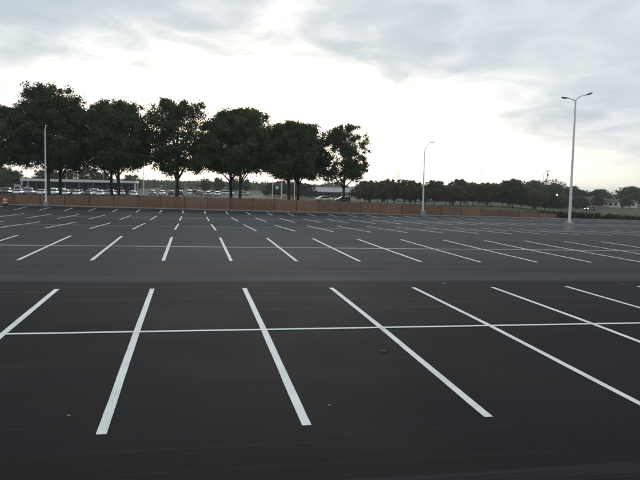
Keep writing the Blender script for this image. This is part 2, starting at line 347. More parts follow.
# ------------------------------------------------------------------ terrain
KY = [-40, 0, 8.87, 14.55, 20.23, 27.11, 38.47, 45.34, 56.7, 63.57, 74.93, 81.81, 90.3, 100]
KZ = [-0.3, -0.13, 0.0, 0.125, 0.19, 0.26, 0.345, 0.305, 0.05, -0.04, -0.18, -0.125, 0.03, 0.10]
_yd = np.arange(-60, 112, 0.25); _zd = np.interp(_yd, KY, KZ)
_k = np.hanning(21); _k /= _k.sum(); _zd = np.convolve(np.pad(_zd, 10, mode='edge'), _k, 'valid')
_cd = np.interp(_yd, [14.55, 32.8, 51, 69, 82, 90.3], [-.0032, -.0057, -.0045, -.0052, -.0085, -.012])
def lot_z(x, y):
    x = np.clip(x, -70, 110); return np.interp(y, _yd, _zd) + np.interp(y, _yd, _cd)*x
def sstep(v, a, b):
    t = np.clip((v-a)/(b-a), 0, 1); return t*t*(3-2*t)
FX = [-70, -24, -4, 6.4, 17.6, 32.4, 41.7, 48.2, 54.8, 61.5, 90, 130]
FZ = [1.70, 1.70, 1.84, 1.78, 1.56, 1.22, 0.80, 0.50, 0.14, -0.24, -0.75, -1.0]
def fence_top(x): return np.interp(x, FX, FZ)
KERB = 90.3
def ground_z(x, y):
    x = np.asarray(x, float); y = np.asarray(y, float)
    under = lot_z(x, np.minimum(y, KERB+0.6)) - 0.35
    base = fence_top(x) - 1.78
    az = x/np.maximum(y, 60)
    far = np.interp(az, [-0.5, 0.1, 0.27, 0.50, 0.62, 1.2], [0, 0, -0.55, -0.7, -2.5, -2.8])
    hill = 3.4*sstep(y, 270, 430)*(1-sstep(az, 0.16, 0.27))
    w = sstep(y, 92, 118)
    out = base*(1-w) + (far+hill)*w
    inlot = (y < KERB+0.3) & (x > -75) & (x < 115)
    return np.where(inlot, under, out)

ys_lot = np.unique(np.concatenate([np.arange(-30, 90.01, 0.5), [KERB]])); xs_lot = np.arange(-60, 102.1, 2.0)
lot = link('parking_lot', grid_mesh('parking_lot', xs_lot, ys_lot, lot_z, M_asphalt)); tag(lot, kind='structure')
def gl_(a, b, n, p=1.0): return a + (b-a)*np.linspace(0, 1, n)**p
xs_g = np.unique(np.concatenate([-gl_(80, 3000, 30, 2.2), np.arange(-80, 121, 3.0), gl_(120, 3000, 40, 2.2)]))
ys_g = np.unique(np.concatenate([gl_(-400, -40, 8), np.arange(-40, 88, 8.0), [88, 90.0, 90.58, 90.62, 91, 92, 94, 97, 100, 104, 109, 114, 120], gl_(126, 460, 60), gl_(460, 2600, 30, 2)]))
tag(link('ground', grid_mesh('ground', xs_g, ys_g, ground_z, M_ground)), kind='structure')
# concrete kerb along the far edge, segment by segment
kx = np.arange(-60, 102, 3.0); kb = MB()
for a in kx:
    z0, z1 = float(lot_z(a, KERB)), float(lot_z(a+2.985, KERB)); b = a+2.985
    vs = []
    for xx, zz in ((a, z0), (b, z1)):
        vs += [(xx, KERB-0.02, zz-0.3), (xx, KERB, zz+0.12), (xx, KERB+0.03, zz+0.15), (xx, KERB+0.22, zz+0.15), (xx, KERB+0.24, zz-0.6)]
    kb.add(vs, [(0, 5, 6, 1), (1, 6, 7, 2), (2, 7, 8, 3), (3, 8, 9, 4), (0, 1, 2, 3, 4), (9, 8, 7, 6, 5)])
tag(kb.build('kerb', M_kerb), kind='structure')

# ------------------------------------------------------------------ painted stall lines
S, X0, MOD, L0, ROW0 = 2.74, -1.162, 18.234, 11.36, 8.87
rng = random.Random(5)
def strip(x0, x1, y0, y1, along_y=True, lift=0.004):
    """a painted strip draped on the lot"""
    if along_y:
        ts = [y0] + [float(v) for v in ys_lot if y0+0.02 < v < y1-0.02] + [y1]
        if y0 < 40:
            ts = [y0 + (y1-y0)*k/int((y1-y0)/0.09) for k in range(int((y1-y0)/0.09)+1)]
            pts = [((x0+rng.gauss(0, .0014)+.0018*math.sin(t*2.1+x0), t), (x1+rng.gauss(0, .0014)+.0018*math.sin(t*1.7+x0*2), t)) for t in ts]
        else: pts = [((x0, t), (x1, t)) for t in ts]
    else:
        ts = [x0] + [float(v) for v in xs_lot if x0+0.02 < v < x1-0.02] + [x1]
        pts = [((t, y1), (t, y0)) for t in ts]
    mb = MB(); vs = []
    for a, b in pts: vs += [(a[0], a[1], float(lot_z(*a))+lift), (b[0], b[1], float(lot_z(*b))+lift)]
    mb.add(vs, [(2*i, 2*i+1, 2*i+3, 2*i+2) for i in range(len(pts)-1)]); return mb
def in_view(x, y):
    d = Vector((x, y, 0)); zf = d.dot(Vector((fwd.x, fwd.y, 0))); xr = d.dot(rgt)
    return zf > 0 and abs(xr/zf) < 0.62
for row in range(5):
    y0 = ROW0 + row*MOD; y1 = y0 + (L0 if row < 4 else 5.9)
    idx = [i for i in range(-22, 38) if in_view(X0+i*S, y0) or in_view(X0+i*S, y1)]
    for i in idx:
        cx = X0 + i*S + rng.uniform(-0.02, 0.02); w = 0.068 + rng.uniform(-0.004, 0.004)
        strip(cx-w, cx+w, y0+rng.uniform(-0.025, 0.025), y1+rng.uniform(-0.05, 0.05)).build('stall_line', M_paint, lot)
    if row < 4:
        yc = y0 + L0/2
        strip(X0+(idx[0])*S, X0+(idx[-1])*S, yc-0.062, yc+0.062, False, 0.008).build('centre_line', M_paint, lot)

# ------------------------------------------------------------------ fence
fence = empty('fence', (0, 91.0, 0))
tag(fence, 'long reddish brown slatted fence with dark posts along the far kerb', 'fence')
SP = 3.07; nx0, nx1 = -11, 18; FOFF = -1.05
post_me = None
for k in range(nx0, nx1+1):
    x = FOFF + k*SP; zt = float(fence_top(x))
    if k == nx0: post_me = MB().tube([(0, 0, -1.9), (0, 0, 0.06)], 0.042, 8).lathe([(0.05, 0.06), (0.05, 0.09), (0.02, 0.12)], 8).mesh('post', M_post)
    o = link('post', post_me, fence); o.location = (x, 0, zt+rng.uniform(-.02, .04)); o.rotation_euler = (rng.uniform(-.015, .015), rng.uniform(-.02, .02), 0)
    if k < nx1:
        xa, xb = x+0.045, x+SP-0.045; za, zb = float(fence_top(xa)), float(fence_top(xb))
        mb = MB(); n = 32; sag = rng.uniform(0, 0.06)
        for j in range(n):      # vertical slats woven into the panel
            a = xa + (xb-xa)*j/n; b = xa + (xb-xa)*(j+0.93)/n; z1 = za+(zb-za)*j/n; z2 = za+(zb-za)*(j+0.93)/n
            yo = -0.012 if j % 2 else 0.006; top = rng.uniform(-0.07, -0.015) - sag*math.sin(math.pi*j/n)
            mb.add([(a, yo, z1-1.74), (b, yo, z2-1.74), (b, yo, z2+top), (a, yo, z1+top), (a, yo+0.012, z1-1.74), (b, yo+0.012, z2-1.74), (b, yo+0.012, z2+top), (a, yo+0.012, z1+top)],
                   [(0, 1, 2, 3), (5, 4, 7, 6), (3, 2, 6, 7), (1, 5, 6, 2), (4, 0, 3, 7)])
        mb.build('slat_panel', M_screen, fence)['kind'] = 'stuff'
        MB().tube([(xa, 0.03, za+0.01), (xb, 0.03, zb+0.01)], 0.021, 6).build('top_rail', M_post, fence)

# ------------------------------------------------------------------ lot lights
def lamp_post(loc, height, arms, label, base_w=0.62, base_h=0.78):
    root = empty('lamp_post', loc); tag(root, label, 'lamp post', 'white lamp posts on the parking lot')
    MB().box((0, 0, base_h/2-0.15), (base_w, base_w, base_h+0.3), 0, 0.035).build('base', M_concrete, root)
    pl = MB().tube([(0, 0, base_h+0.03), (0, 0, height*0.5), (0, 0, height)], [0.122, 0.10, 0.072], 12)
    pl = pl.build('pole', M_pole, root)
    MB().box((0, 0, base_h+0.02), (0.34, 0.34, 0.035), 0, 0.01).build('base_plate', M_pole, pl)
    MB().box((0.0, -0.120, base_h+0.55), (0.10, 0.03, 0.18)).build('hand_hole_cover', M_pole, pl)
    for sx in (-1, 1):
        for sy in (-1, 1): MB().lathe([(0.02, 0), (0.02, 0.06), (0.008, 0.075)], 6, (sx*0.13, sy*0.13, base_h+0.036)).build('bolt', M_polefar, pl)
    for (az, reach, rise, tilt, dark) in arms:
        c, s = math.cos(az), math.sin(az)
        pts = []
        for k in range(9):
            t = k/8; pts.append((c*reach*(t**1.25), s*reach*(t**1.25), height-0.12 + rise*math.sin(t*math.pi/2)**0.8))
        arm = MB().tube(pts, [0.055-0.018*k/8 for k in range(9)], 8).build('arm', M_pole, root)
        # cobra-style head
        hb = MB(); st = [(0.0, 0.05, 0.04), (0.10, 0.085, 0.06), (0.30, 0.15, 0.085), (0.52, 0.16, 0.08), (0.68, 0.10, 0.05), (0.72, 0.04, 0.02)]
        vs = []; n = 8
        for (d, w, h) in st:
            for q in range(n):
                a = 2*math.pi*q/n; vs.append((d, w*math.cos(a), h*math.sin(a)*(1 if math.sin(a) > 0 else 0.6)))
        fs = [(i*n+q, i*n+(q+1) % n, (i+1)*n+(q+1) % n, (i+1)*n+q) for i in range(len(st)-1) for q in range(n)] + [tuple(range(n-1, -1, -1)), tuple((len(st)-1)*n+q for q in range(n))]
        hb.add(vs, fs, True); hd = hb.build('lamp_head', M_head if dark else M_headlt, root)
        hd.location = pts[-1]; hd.rotation_euler = (0, -tilt, az); hd.location.x -= c*0.06; hd.location.y -= s*0.06
        MB().box((0.40, 0, -0.052), (0.34, 0.2, 0.03), 0, 0.01).build('lens', M_lens, hd)
    return root
def lz(x, y): return float(lot_z(x, y))
lamp_post((32.47, 52.4, lz(32.47, 52.4)), 11.35, [(R(8), 1.15, 0.62, R(20), True), (R(184), 0.78, 0.24, R(3), True)],
          'tall white lamp post with two arms standing among the stall lines on the right')
lamp_post((32.42, 89.8, lz(32.42, 89.8)), 9.2, [(R(-10), 0.75, 1.28, R(18), True)], 'white lamp post with one curved arm by the fence before the low tree row')
lamp_post((-18.5, 89.8, lz(-18.5, 89.8)), 9.5, [(R(95), 0.9, 0.9, R(12), False)], 'white lamp post by the fence in front of the tall left trees', 0.56, 0.62)

# ------------------------------------------------------------------ trees
def leaf_quads(rs, centres, radii, per, size, flat=0.75, droop=0.0):
    n = len(centres)*per
    c = np.repeat(centres, per, 0); r = np.repeat(radii, per)[:, None]
    d = rs.normal(size=(n, 3)); d /= np.linalg.norm(d, axis=1)[:, None]
    pos = c + d*r*(rs.random((n, 1))**0.75)*1.25*np.array([1, 1, flat])
    nrm = rs.normal(size=(n, 3)); nrm[:, 2] += 0.5; nrm /= np.linalg.norm(nrm, axis=1)[:, None]
    a = np.cross(nrm, rs.normal(size=(n, 3))); a /= np.linalg.norm(a, axis=1)[:, None]; b = np.cross(nrm, a)
    s = size*(0.65+0.7*rs.random((n, 1)))
    return np.stack([pos-a*s*0.5, pos+b*s*0.32, pos+a*s*0.55, pos-b*s*0.32], 1)
def tree_meshes(seed, H, rx, base, ncl, per, lsize, trunk_r, leafmat, crad=(0.55, 1.05), rise=1.0, peak=0.34, top_pow=0.52):
    rs = np.random.RandomState(seed); rd = random.Random(seed)
    ph = rs.random(6)*6.28
    def radius(t, a):       # crown outline at relative height t and azimuth a
        if t < peak: q = 0.70 + 0.30*math.sin(0.5*math.pi*t/peak)
        else: q = max(0.0, 1-((t-peak)/(1-peak))**2.2)**top_pow
        lump = mnoise.noise(Vector((math.cos(a)*1.5+seed*3.1, math.sin(a)*1.5, t*3.4)))
        q *= 1 + 0.30*lump
        return rx*q*(1 + 0.13*math.sin(3*a+ph[0]+4*t) + 0.10*math.sin(5*a+ph[1]-6*t) + 0.07*math.sin(9*t+ph[2]+2*a))
    cs = []; cr = []; lobes = []
    nlobe = 46
    for k in range(nlobe):      # boughs that bulge out of the outline, with hollows between them
        t = 0.04 + 0.90*((k+0.5)/nlobe) + rd.uniform(-.03, .03); a = k*2.39996 + rd.uniform(-.35, .35)
        lobes.append((t, a, rd.uniform(0.70, 0.83), rx*rd.uniform(0.21, 0.31)))
    lobes.append((0.93, 0.0, 0.1, rx*0.26))
    tries = 0
    while len(cs) < ncl and tries < ncl*20:
        tries += 1
        if rd.random() < 0.78:
            t, a, f, lr = lobes[rd.randrange(len(lobes))]
            r = radius(min(t, 0.96), a)*f; z = base + (H-base)*t
            d = Vector((rd.gauss(0, 1), rd.gauss(0, 1), rd.gauss(0, 1))).normalized()*lr*rd.random()**0.4
            x_, y_, z_ = r*math.cos(a)+d.x, r*math.sin(a)+d.y, z+d.z*0.8
            hc_ = 0.055*H
            if z_ > H-hc_: z_ = H-hc_ + (z_-H+hc_)*0.45 + rd.uniform(-0.6, 0.3)*hc_
            f = min(1.0, math.hypot(x_, y_)/rx)
        else:
            t = rd.random()*0.85; a = rd.uniform(0, 2*math.pi); f = rd.random()**0.5*0.7
            r = radius(t, a)*f; x_, y_, z_ = r*math.cos(a), r*math.sin(a), base + (H-base)*t
        tt = (z_-base)/(H-base)
        if tt < 0.3: z_ += (0.3-max(tt, 0))/0.3*rise*f*f
        if z_ < base-0.5: continue
        cs.append((x_, y_, z_)); cr.append(rd.uniform(*crad)*(0.7 if f > 0.8 or tt > 0.85 else 1.0))
    cs = np.array(cs); cr = np.array(cr)
    crown = quads_mesh('crown', leaf_quads(rs, cs, cr, per, lsize), leafmat)
    # trunk, limbs and boughs
    mb = MB(); fork = base + (H-base)*0.05
    lean = Vector((rd.uniform(-0.15, 0.15), rd.uniform(-0.15, 0.15), 0))
    tr = [Vector((0, 0, -0.6)), Vector((0, 0, 0.15)), Vector((0, 0, 0.9)) + lean*0.3, Vector((0, 0, fork*0.7)) + lean*0.8, Vector((0, 0, fork)) + lean, Vector((0, 0, base+(H-base)*0.45)) + lean*1.5, Vector((0, 0, base+(H-base)*0.8)) + lean*2]
    mb.tube(tr, [trunk_r*1.5, trunk_r*1.25, trunk_r, trunk_r*0.9, trunk_r*0.8, trunk_r*0.42, trunk_r*0.12], 10)
    nl = 13
    for k in range(nl):
        a = 2*math.pi*k/nl*2.4 + rd.uniform(-0.3, 0.3); t = 0.02 + 0.8*(k/nl); reach = radius(max(t, 0.1), a)*rd.uniform(0.72, 0.95)
        zt = base + (H-base)*min(0.95, t+0.14); z0 = fork*0.80 + (zt-fork)*0.42 if k > 3 else fork*rd.uniform(0.62, 0.90)
        p0 = Vector((0, 0, z0)) + lean; p3 = Vector((math.cos(a)*reach, math.sin(a)*reach, zt + (0.2 if k > 3 else 0.0)))
        pm = p0.lerp(p3, 0.45) + Vector((0, 0, 0.10*(p3-p0).length))
        r0 = trunk_r*(0.55 if k < 5 else 0.34)
        pq = pm.lerp(p3, 0.5) + Vector((rd.uniform(-.3, .3), rd.uniform(-.3, .3), 0.2))
        mb.tube([p0, pm, pq, p3], [r0, r0*0.62, r0*0.4, 0.02], 6)
        for j in range(3):
            q0 = (pm if j < 2 else pq); d = cs[rd.randrange(len(cs))]; best = min(range(24), key=lambda _: 0) 
            near = cs[np.argsort(((cs-np.array(p3.lerp(pm, 0.4*j)))**2).sum(1))[rd.randrange(3, 14)]]
            q1 = Vector(near); mb.tube([q0, q0.lerp(q1, 0.5)+Vector((0, 0, 0.15)), q1], [r0*0.32, r0*0.2, 0.012], 5, False)
    return mb.mesh('trunk', M_bark), crown
def put_tree(name, meshes, x, y, z, label, group, rz=0.0, sc=1.0, cat='tree', sx=1.0):
    root = empty(name, (x, y, z), rz, sc); root.scale = (sc*sx, sc*sx, sc); tag(root, label, cat, group)
    link('trunk', meshes[0], root); link('crown', meshes[1], root); return root
G = 'tall shade trees behind the fence'
def gz(x, y): return float(ground_z(x, y))
big = [  # x, y, top z, radius, crown base above ground, seed, label
    (-26.6, 97, 14.0, 4.9, 4.9, 11, 'dark tall tree cut off by the left edge of the picture'),
    (-19.3, 96, 16.7, 4.7, 4.9, 12, 'tallest dark tree, its trunk just right of the left lamp post'),
    (-19.0, 102, 15.0, 4.9, 4.8, 13, 'dark tree behind the tallest one, second trunk right of the left lamp post'),
    (-11.75, 102, 14.9, 4.5, 4.8, 14, 'dark tree on the left of the close pair of thin trunks'),
    (-10.1, 96, 14.9, 4.1, 4.6, 15, 'dark tree on the right of the close pair of thin trunks'),
    (-2.2, 96, 15.4, 4.7, 4.4, 16, 'dark round tree on a single thick forked trunk'),
    (5.8, 101, 14.8, 4.6, 4.7, 17, 'dark tree, left one of the two touching trunks beside the round bushes'),
    (6.75, 96, 14.6, 4.5, 4.8, 18, 'dark tree, right one of the two touching trunks beside the round bushes'),
    (13.93, 96, 12.9, 4.2, 4.3, 19, 'dark tree, left one of the trunk pair by the white posts'),
    (16.15, 102, 13.3, 4.5, 4.4, 20, 'dark tree, right one of the trunk pair by the white posts'),
]
for (x, y, top, rx, cb, seed, lab) in big:
    z = gz(x, y)
    put_tree('shade_tree', tree_meshes(seed, top-z, rx*1.13, cb+0.45, 500, 105, 0.235, 0.23 if seed != 16 else 0.30, M_leaf), x, y, z, lab, G, rz=seed*1.3)
z = gz(22.3, 97)
t = tree_meshes(21, 13.2-z, 3.95, 4.4, 320, 90, 0.225, 0.22, M_leaf, crad=(0.45, 0.85))
last = put_tree('shade_tree', t, 22.3, 97, z, 'airy tree with gaps in its crown, standing last on the right of the tall row', G, rz=0.4)
rs = np.random.RandomState(77); cc = np.array([(3.0+rs.rand()*0.9, -0.8+rs.rand()*1.6, 6.0+rs.rand()*1.8) for _ in range(9)])
cl = link('rusty_twig', quads_mesh('rusty_twig', leaf_quads(rs, cc, np.full(9, 0.42), 26, 0.3), M_rust), last); cl.rotation_euler.z = -0.4
cl['label'] = 'dead reddish brown leaves low on the right of the crown'

# smaller trees, three shared kinds
small = [tree_meshes(41, 6.6, 4.2, 1.35, 200, 60, 0.30, 0.13, M_leaf2, crad=(0.4, 0.8), top_pow=0.8),
         tree_meshes(42, 6.9, 4.4, 1.3, 200, 60, 0.30, 0.13, M_leaf3, crad=(0.4, 0.8), top_pow=0.85),
         tree_meshes(43, 6.3, 4.0, 1.4, 190, 60, 0.30, 0.12, M_leaf2, crad=(0.4, 0.75), top_pow=0.9)]
orn = tree_meshes(44, 6.0, 2.1, 1.5, 90, 30, 0.36, 0.10, M_leaf3, crad=(0.35, 0.7))
wide = [tree_meshes(45, 9.5, 5.5, 2.0, 190, 55, 0.42, 0.2, M_leaf3, crad=(0.7, 1.3)), tree_meshes(46, 9.0, 5.2, 1.5, 190, 55, 0.42, 0.2, M_leaf, crad=(0.7, 1.3))]
lacy = tree_meshes(47, 10.5, 5.0, 4.2, 75, 16, 0.42, 0.16, M_leaf3, crad=(0.35, 0.8))
ORD = ['first', 'second', 'third', 'fourth', 'fifth', 'sixth', 'seventh', 'eighth', 'ninth', 'tenth', 'eleventh', 'twelfth', 'thirteenth', 'fourteenth', 'fifteenth', 'sixteenth', 'seventeenth', 'eighteenth', 'nineteenth', 'twentieth',
       'twenty-first', 'twenty-second', 'twenty-third', 'twenty-fourth', 'twenty-fifth', 'twenty-sixth', 'twenty-seventh', 'twenty-eighth', 'twenty-ninth', 'thirtieth']
rd = random.Random(8)
X = 43.5; k = 0
while X < 100 and k < 30:
    y = 166 + rd.uniform(-5, 9); sc = rd.choice((rd.uniform(0.74, 0.9), rd.uniform(0.9, 1.08)))*(0.98 if X < 84 else 0.86)
    put_tree('parking_tree', small[rd.randrange(3)], X, y, gz(X, y), f'low spreading tree, {ORD[k]} from the left in the row beyond the curved-arm lamp post', 'low trees along the far car park', rd.uniform(0, 6), sc)
    X += rd.uniform(1.6, 2.3); k += 1
for k, (px_x, y, sc) in enumerate([(5.1, 262, 1.05), (9.8, 258, 1.12), (15.9, 260, 1.1), (20.7, 263, 1.08)]):
    put_tree('round_tree', orn, px_x, y, gz(px_x, y), f'small round-headed tree on the green slope, {ORD[k]} of four from the left', 'round-headed trees on the green slope', k*1.7, sc)
for k, (x, y, sc, kind) in enumerate([(27.5, 232, 0.85, 1), (31.5, 236, 0.95, 1), (36.0, 231, 1.0, 0), (40.2, 234, 0.9, 0)]):
    put_tree('bushy_tree', small[kind], x, y, gz(x, y)-0.9, f'bushy low tree between the white posts and the grey roof, {ORD[k]} from the left', 'bushy trees behind the white posts', k*2.1, sc)
mid = [(-58, 215, 0, 0.85, 'leafy tree left of the white canopy, farthest left'), (-52.5, 208, 1, 0.75, 'yellowish green tree against the left end of the white canopy'),
       (-49.0, 240, 1, 0.85, 'tree top showing over the left end of the canopy roof'), (-44, 245, 0, 0.80, 'second tree top over the canopy roof from the left'), (-36, 242, 0, 0.92, 'tree top over the canopy roof right of the tallest trunks'),
       (-32, 248, 1, 0.8, 'small tree top over the canopy roof, right of the taller one'), (-23, 262, 1, 0.75, 'tree top over the canopy roof behind the thin trunk pair')]
for x, y, kd, sc, lab in mid: put_tree('leafy_tree', wide[kd], x, y, gz(x, y), lab, 'trees about the white canopy', x, sc)
rightl = [(119, 232, 0, .95), (127, 245, 1, .8), (134, 252, 0, .85), (141, 256, 1, 1.0), (147, 266, 0, 1.05), (154, 262, 1, .95), (160, 272, 0, 1.0), (168, 285, 1, .9), (177, 279, 0, .8), (184, 290, 1, .85), (192, 288, 0, .8), (199, 272, 1, 1.05), (207, 284, 0, 1.0), (181, 250, 1, 0.55), (163, 243, 0, 0.5), (123, 262, 1, 0.85), (138, 276, 0, 0.9), (172, 296, 0, 0.95), (188, 304, 0, 0.95), (203, 300, 1, 0.9), (214, 290, 0, 0.95), (180, 312, 1, 1.0), (196, 316, 0, 1.0)]
for k, (x, y, kd, sc) in enumerate(rightl):
    lab = f'dull green tree, {ORD[k]} along the belt round the far houses on the right' if k < 13 else ['dark round bush between the tan house and the white house', 'low bush in front of the tan house'][k-13] if k < 15 else f'dull green tree, {ORD[k-15]} of those seen behind the belt round the far houses'
    put_tree('belt_tree', wide[kd], x, y, gz(x, y), lab, 'trees round the far houses', k*1.1, sc)
for k, (x, y, sc, lab) in enumerate([(112, 212, .50, 'low dark bush left of the pale wagon with a lit headlight'), (121.5, 214, .55, 'low dark bush just right of the pale lit wagon'), (126, 210, .5, 'rounded bush before the belt, second right of the pale lit wagon'), (133, 222, .6, 'large dark bush below the lit street lamp'), (145, 228, .55, 'dark bush right of the lit street lamp')]):
    put_tree('bush', wide[k % 2], x, y, gz(x, y)-0.7, lab, 'low bushes before the tree belt', k*1.9, sc, 'bush', 1.25)
put_tree('lacy_tree', lacy, 157.5, 268, gz(157.5, 268)+0.2, 'thin lacy tree rising above the others beside the utility pole', None, 0.7, 1.08, sx=1.0)

# distant wood along the horizon
rs = np.random.RandomState(3); cs = []; crr = []
for az in np.arange(-32, 60, 0.11):
    for _ in range(2):
        d = rs.uniform(560, 900); a = R(az + rs.uniform(-.1, .1)); x, y = d*math.sin(a), d*math.cos(a)
        h = (5.2 + 2.6*rs.rand() + 1.8*math.sin(az*1.7) + 1.2*math.sin(az*4.1)) * d/800
        g0 = gz(x, y)
        if g0 > 2: h = min(h, 3.2)
        for q in range(5): cs.append((x+rs.normal()*2.5, y+rs.normal()*2.5, g0 + h*(0.15+0.75*rs.rand()))); crr.append(1.4+1.4*rs.rand())
wood = link('distant_wood', quads_mesh('distant_wood', leaf_quads(rs, np.array(cs), np.array(crr), 14, 1.6), M_leaf3)); tag(wood, 'low dark band of far woodland along the horizon', 'woodland', kind='stuff')
# scrub on the green slope
cs = []; crr = []
for _ in range(520):
    a = R(rs.uniform(-9, 8)); d = rs.uniform(330, 450); x, y = d*math.sin(a), d*math.cos(a); cs.append((x, y, gz(x, y)+0.4*rs.rand())); crr.append(0.7+1.0*rs.rand())
tag(link('hillside_scrub', quads_mesh('hillside_scrub', leaf_quads(rs, np.array(cs), np.array(crr), 40, 0.8), M_leaf3)), 'green scrub covering the low slope beyond the parked cars', 'scrub', kind='stuff')
# hedge behind the fence on the right
rs = np.random.RandomState(9); hx = np.arange(47, 86, 0.26); hc = []; hr = []
for x in hx:
    top = np.interp(x, [47, 53.7, 56.2, 63.2, 70.3, 84], [0.10, 0.50, 0.48, 0.24, -0.10, -0.45])
    for q in range(9): hc.append((x-64+rs.normal()*0.1, rs.normal()*0.28, top-0.1-rs.rand()*1.5)); hr.append(0.22+0.16*rs.rand())
hd = empty('hedge', (64, 93.7, 0)); tag(hd, 'low dark hedge behind the right end of the brown fence', 'hedge')
link('foliage', quads_mesh('foliage', leaf_quads(rs, np.array(hc), np.array(hr), 26, 0.17), M_hedge), hd)
stem_me = MB().tube([(0, 0, -0.2), (0.1, 0.05, 1.4)], [0.04, 0.015], 5).mesh('stem', M_bark)
for x in np.arange(50.5, 86, 1.1): link('stem', stem_me, hd).location = (x-64, 0, gz(x, 93.7))
# rough grass between fence and trees
rs = np.random.RandomState(19); n = 26000
gx = rs.uniform(-34, 66, n); gy = 91.2 + 14*rs.rand(n)**1.3; gzz = ground_z(gx, gy); hgt = 0.18+0.3*rs.rand(n); ang = rs.rand(n)*6.28
dx, dy = np.cos(ang)*0.05, np.sin(ang)*0.05; lx, ly = rs.normal(size=n)*0.1, rs.normal(size=n)*0.1
q = np.stack([np.stack([gx-dx, gy-dy, gzz-0.02], 1), np.stack([gx+dx, gy+dy, gzz-0.02], 1), np.stack([gx+dx*.3+lx, gy+dy*.3+ly, gzz+hgt], 1), np.stack([gx-dx*.3+lx, gy-dy*.3+ly, gzz+hgt], 1)], 1)
tag(link('grass', quads_mesh('grass', q, M_leaf3)), 'rough grass on the strip between the fence and the tall trees', 'grass', kind='stuff')

# ------------------------------------------------------------------ far car park and cars
xs2 = np.arange(-64, 31, 5.0); ys2 = np.arange(150, 262, 4.0)
tag(link('far_car_park', grid_mesh('far_car_park', xs2, ys2, lambda x, y: ground_z(x, y)+0.06, M_asphalt2)), kind='structure')
xs3 = np.arange(45, 126, 5.0); ys3 = np.arange(205, 262, 4.0)
tag(link('side_car_park', grid_mesh('side_car_park', xs3, ys3, lambda x, y: ground_z(x, y)+0.08, M_asphalt2)), kind='structure')
def loft(stations, n=10, power=3.2):
    """stations: (x, z_bottom, z_top, half_width)"""
    vs = []; fs = []
    for x, zb, zt, w in stations:
        for q in range(n):
            a = 2*math.pi*(q+0.5)/n; c, s = math.cos(a), math.sin(a)
            k = (abs(c)**power + abs(s)**power)**(-1/power)
            vs.append((x, w*c*k, (zb+zt)/2 + (zt-zb)/2*s*k))
    m = len(stations)
    for i in range(m-1):
        for q in range(n): fs.append((i*n+q, (i+1)*n+q, (i+1)*n+(q+1) % n, i*n+(q+1) % n))
    fs += [tuple(range(n)), tuple((m-1)*n+q for q in range(n-1, -1, -1))]
    return vs, fs
KIND = {
 'sedan': (4.6, [(-2.3, .42, .80, .70), (-2.2, .30, .95, .84), (-1.5, .24, 1.0, .89), (0, .22, .98, .91), (1.1, .22, .96, .90), (1.9, .26, .86, .86), (2.25, .34, .72, .74)],
           [(-1.75, .95, 1.0, .74), (-1.05, .95, 1.40, .70), (-.2, .95, 1.46, .68), (.45, .95, 1.40, .69), (1.15, .93, .99, .76)], [(-1.05, 1.38, 1.445, .60), (-.9, 1.38, 1.475, .63), (-.2, 1.38, 1.50, .64), (.4, 1.36, 1.455, .62), (.5, 1.36, 1.42, .58)]),
 'hatchback': (4.1, [(-2.05, .42, .95, .72), (-1.95, .30, 1.05, .84), (-1.2, .24, 1.02, .88), (0, .22, 1.0, .89), (1.0, .22, .98, .88), (1.7, .26, .88, .84), (2.0, .34, .72, .72)],
           [(-1.95, 1.0, 1.06, .76), (-1.6, .98, 1.44, .70), (-.4, .97, 1.52, .68), (.35, .96, 1.45, .69), (1.15, .95, 1.0, .76)], [(-1.65, 1.42, 1.49, .62), (-1.4, 1.43, 1.53, .64), (-.4, 1.43, 1.56, .64), (.3, 1.41, 1.50, .62), (.42, 1.40, 1.46, .58)]),
 'suv': (4.7, [(-2.35, .5, 1.05, .78), (-2.25, .36, 1.15, .90), (-1.5, .30, 1.12, .94), (0, .28, 1.12, .95), (1.1, .28, 1.12, .94), (1.95, .32, 1.05, .90), (2.3, .40, .85, .80)],
           [(-2.2, 1.1, 1.2, .82), (-1.95, 1.08, 1.66, .76), (-.5, 1.08, 1.74, .74), (.35, 1.08, 1.66, .75), (1.1, 1.08, 1.14, .82)], [(-2.0, 1.62, 1.72, .68), (-1.8, 1.63, 1.77, .70), (-.5, 1.64, 1.80, .70), (.3, 1.62, 1.72, .68), (.42, 1.60, 1.68, .64)]),
}
def car_proto(kind):
    Lc, body, glass, roof = KIND[kind]; d = {}
    d['body'] = MB().add(*loft(body, 12), smooth=True).mesh('body')
    d['window_band'] = MB().add(*loft(glass, 12), smooth=True).mesh('window_band', M_glass)
    d['roof'] = MB().add(*loft(roof, 10), smooth=True).mesh('roof')
    return d
PROTO = {k: car_proto(k) for k in KIND}
wheel_me = MB().tube([(0, -0.1, 0), (0, 0.1, 0)], 0.32, 12).mesh('wheel', M_black)
rim_me = MB().tube([(0, -0.112, 0), (0, 0.112, 0)], 0.20, 10).mesh('rim', M_polefar)
lamp_me = MB().box((0, 0, 0), (0.16, 0.34, 0.15), 0, 0.03).mesh('headlight', M_clear)
lit_me = MB().box((0, 0, 0), (0.16, 0.34, 0.17), 0, 0.03).mesh('headlight', M_headlamp)
tail_me = MB().box((0, 0, 0), (0.12, 0.26, 0.18), 0, 0.03).mesh('tail_light', M_tail)
mirror_me = MB().box((0, 0, 0), (0.12, 0.18, 0.13), 0, 0.02).mesh('mirror', M_black)
paint_cache = {}
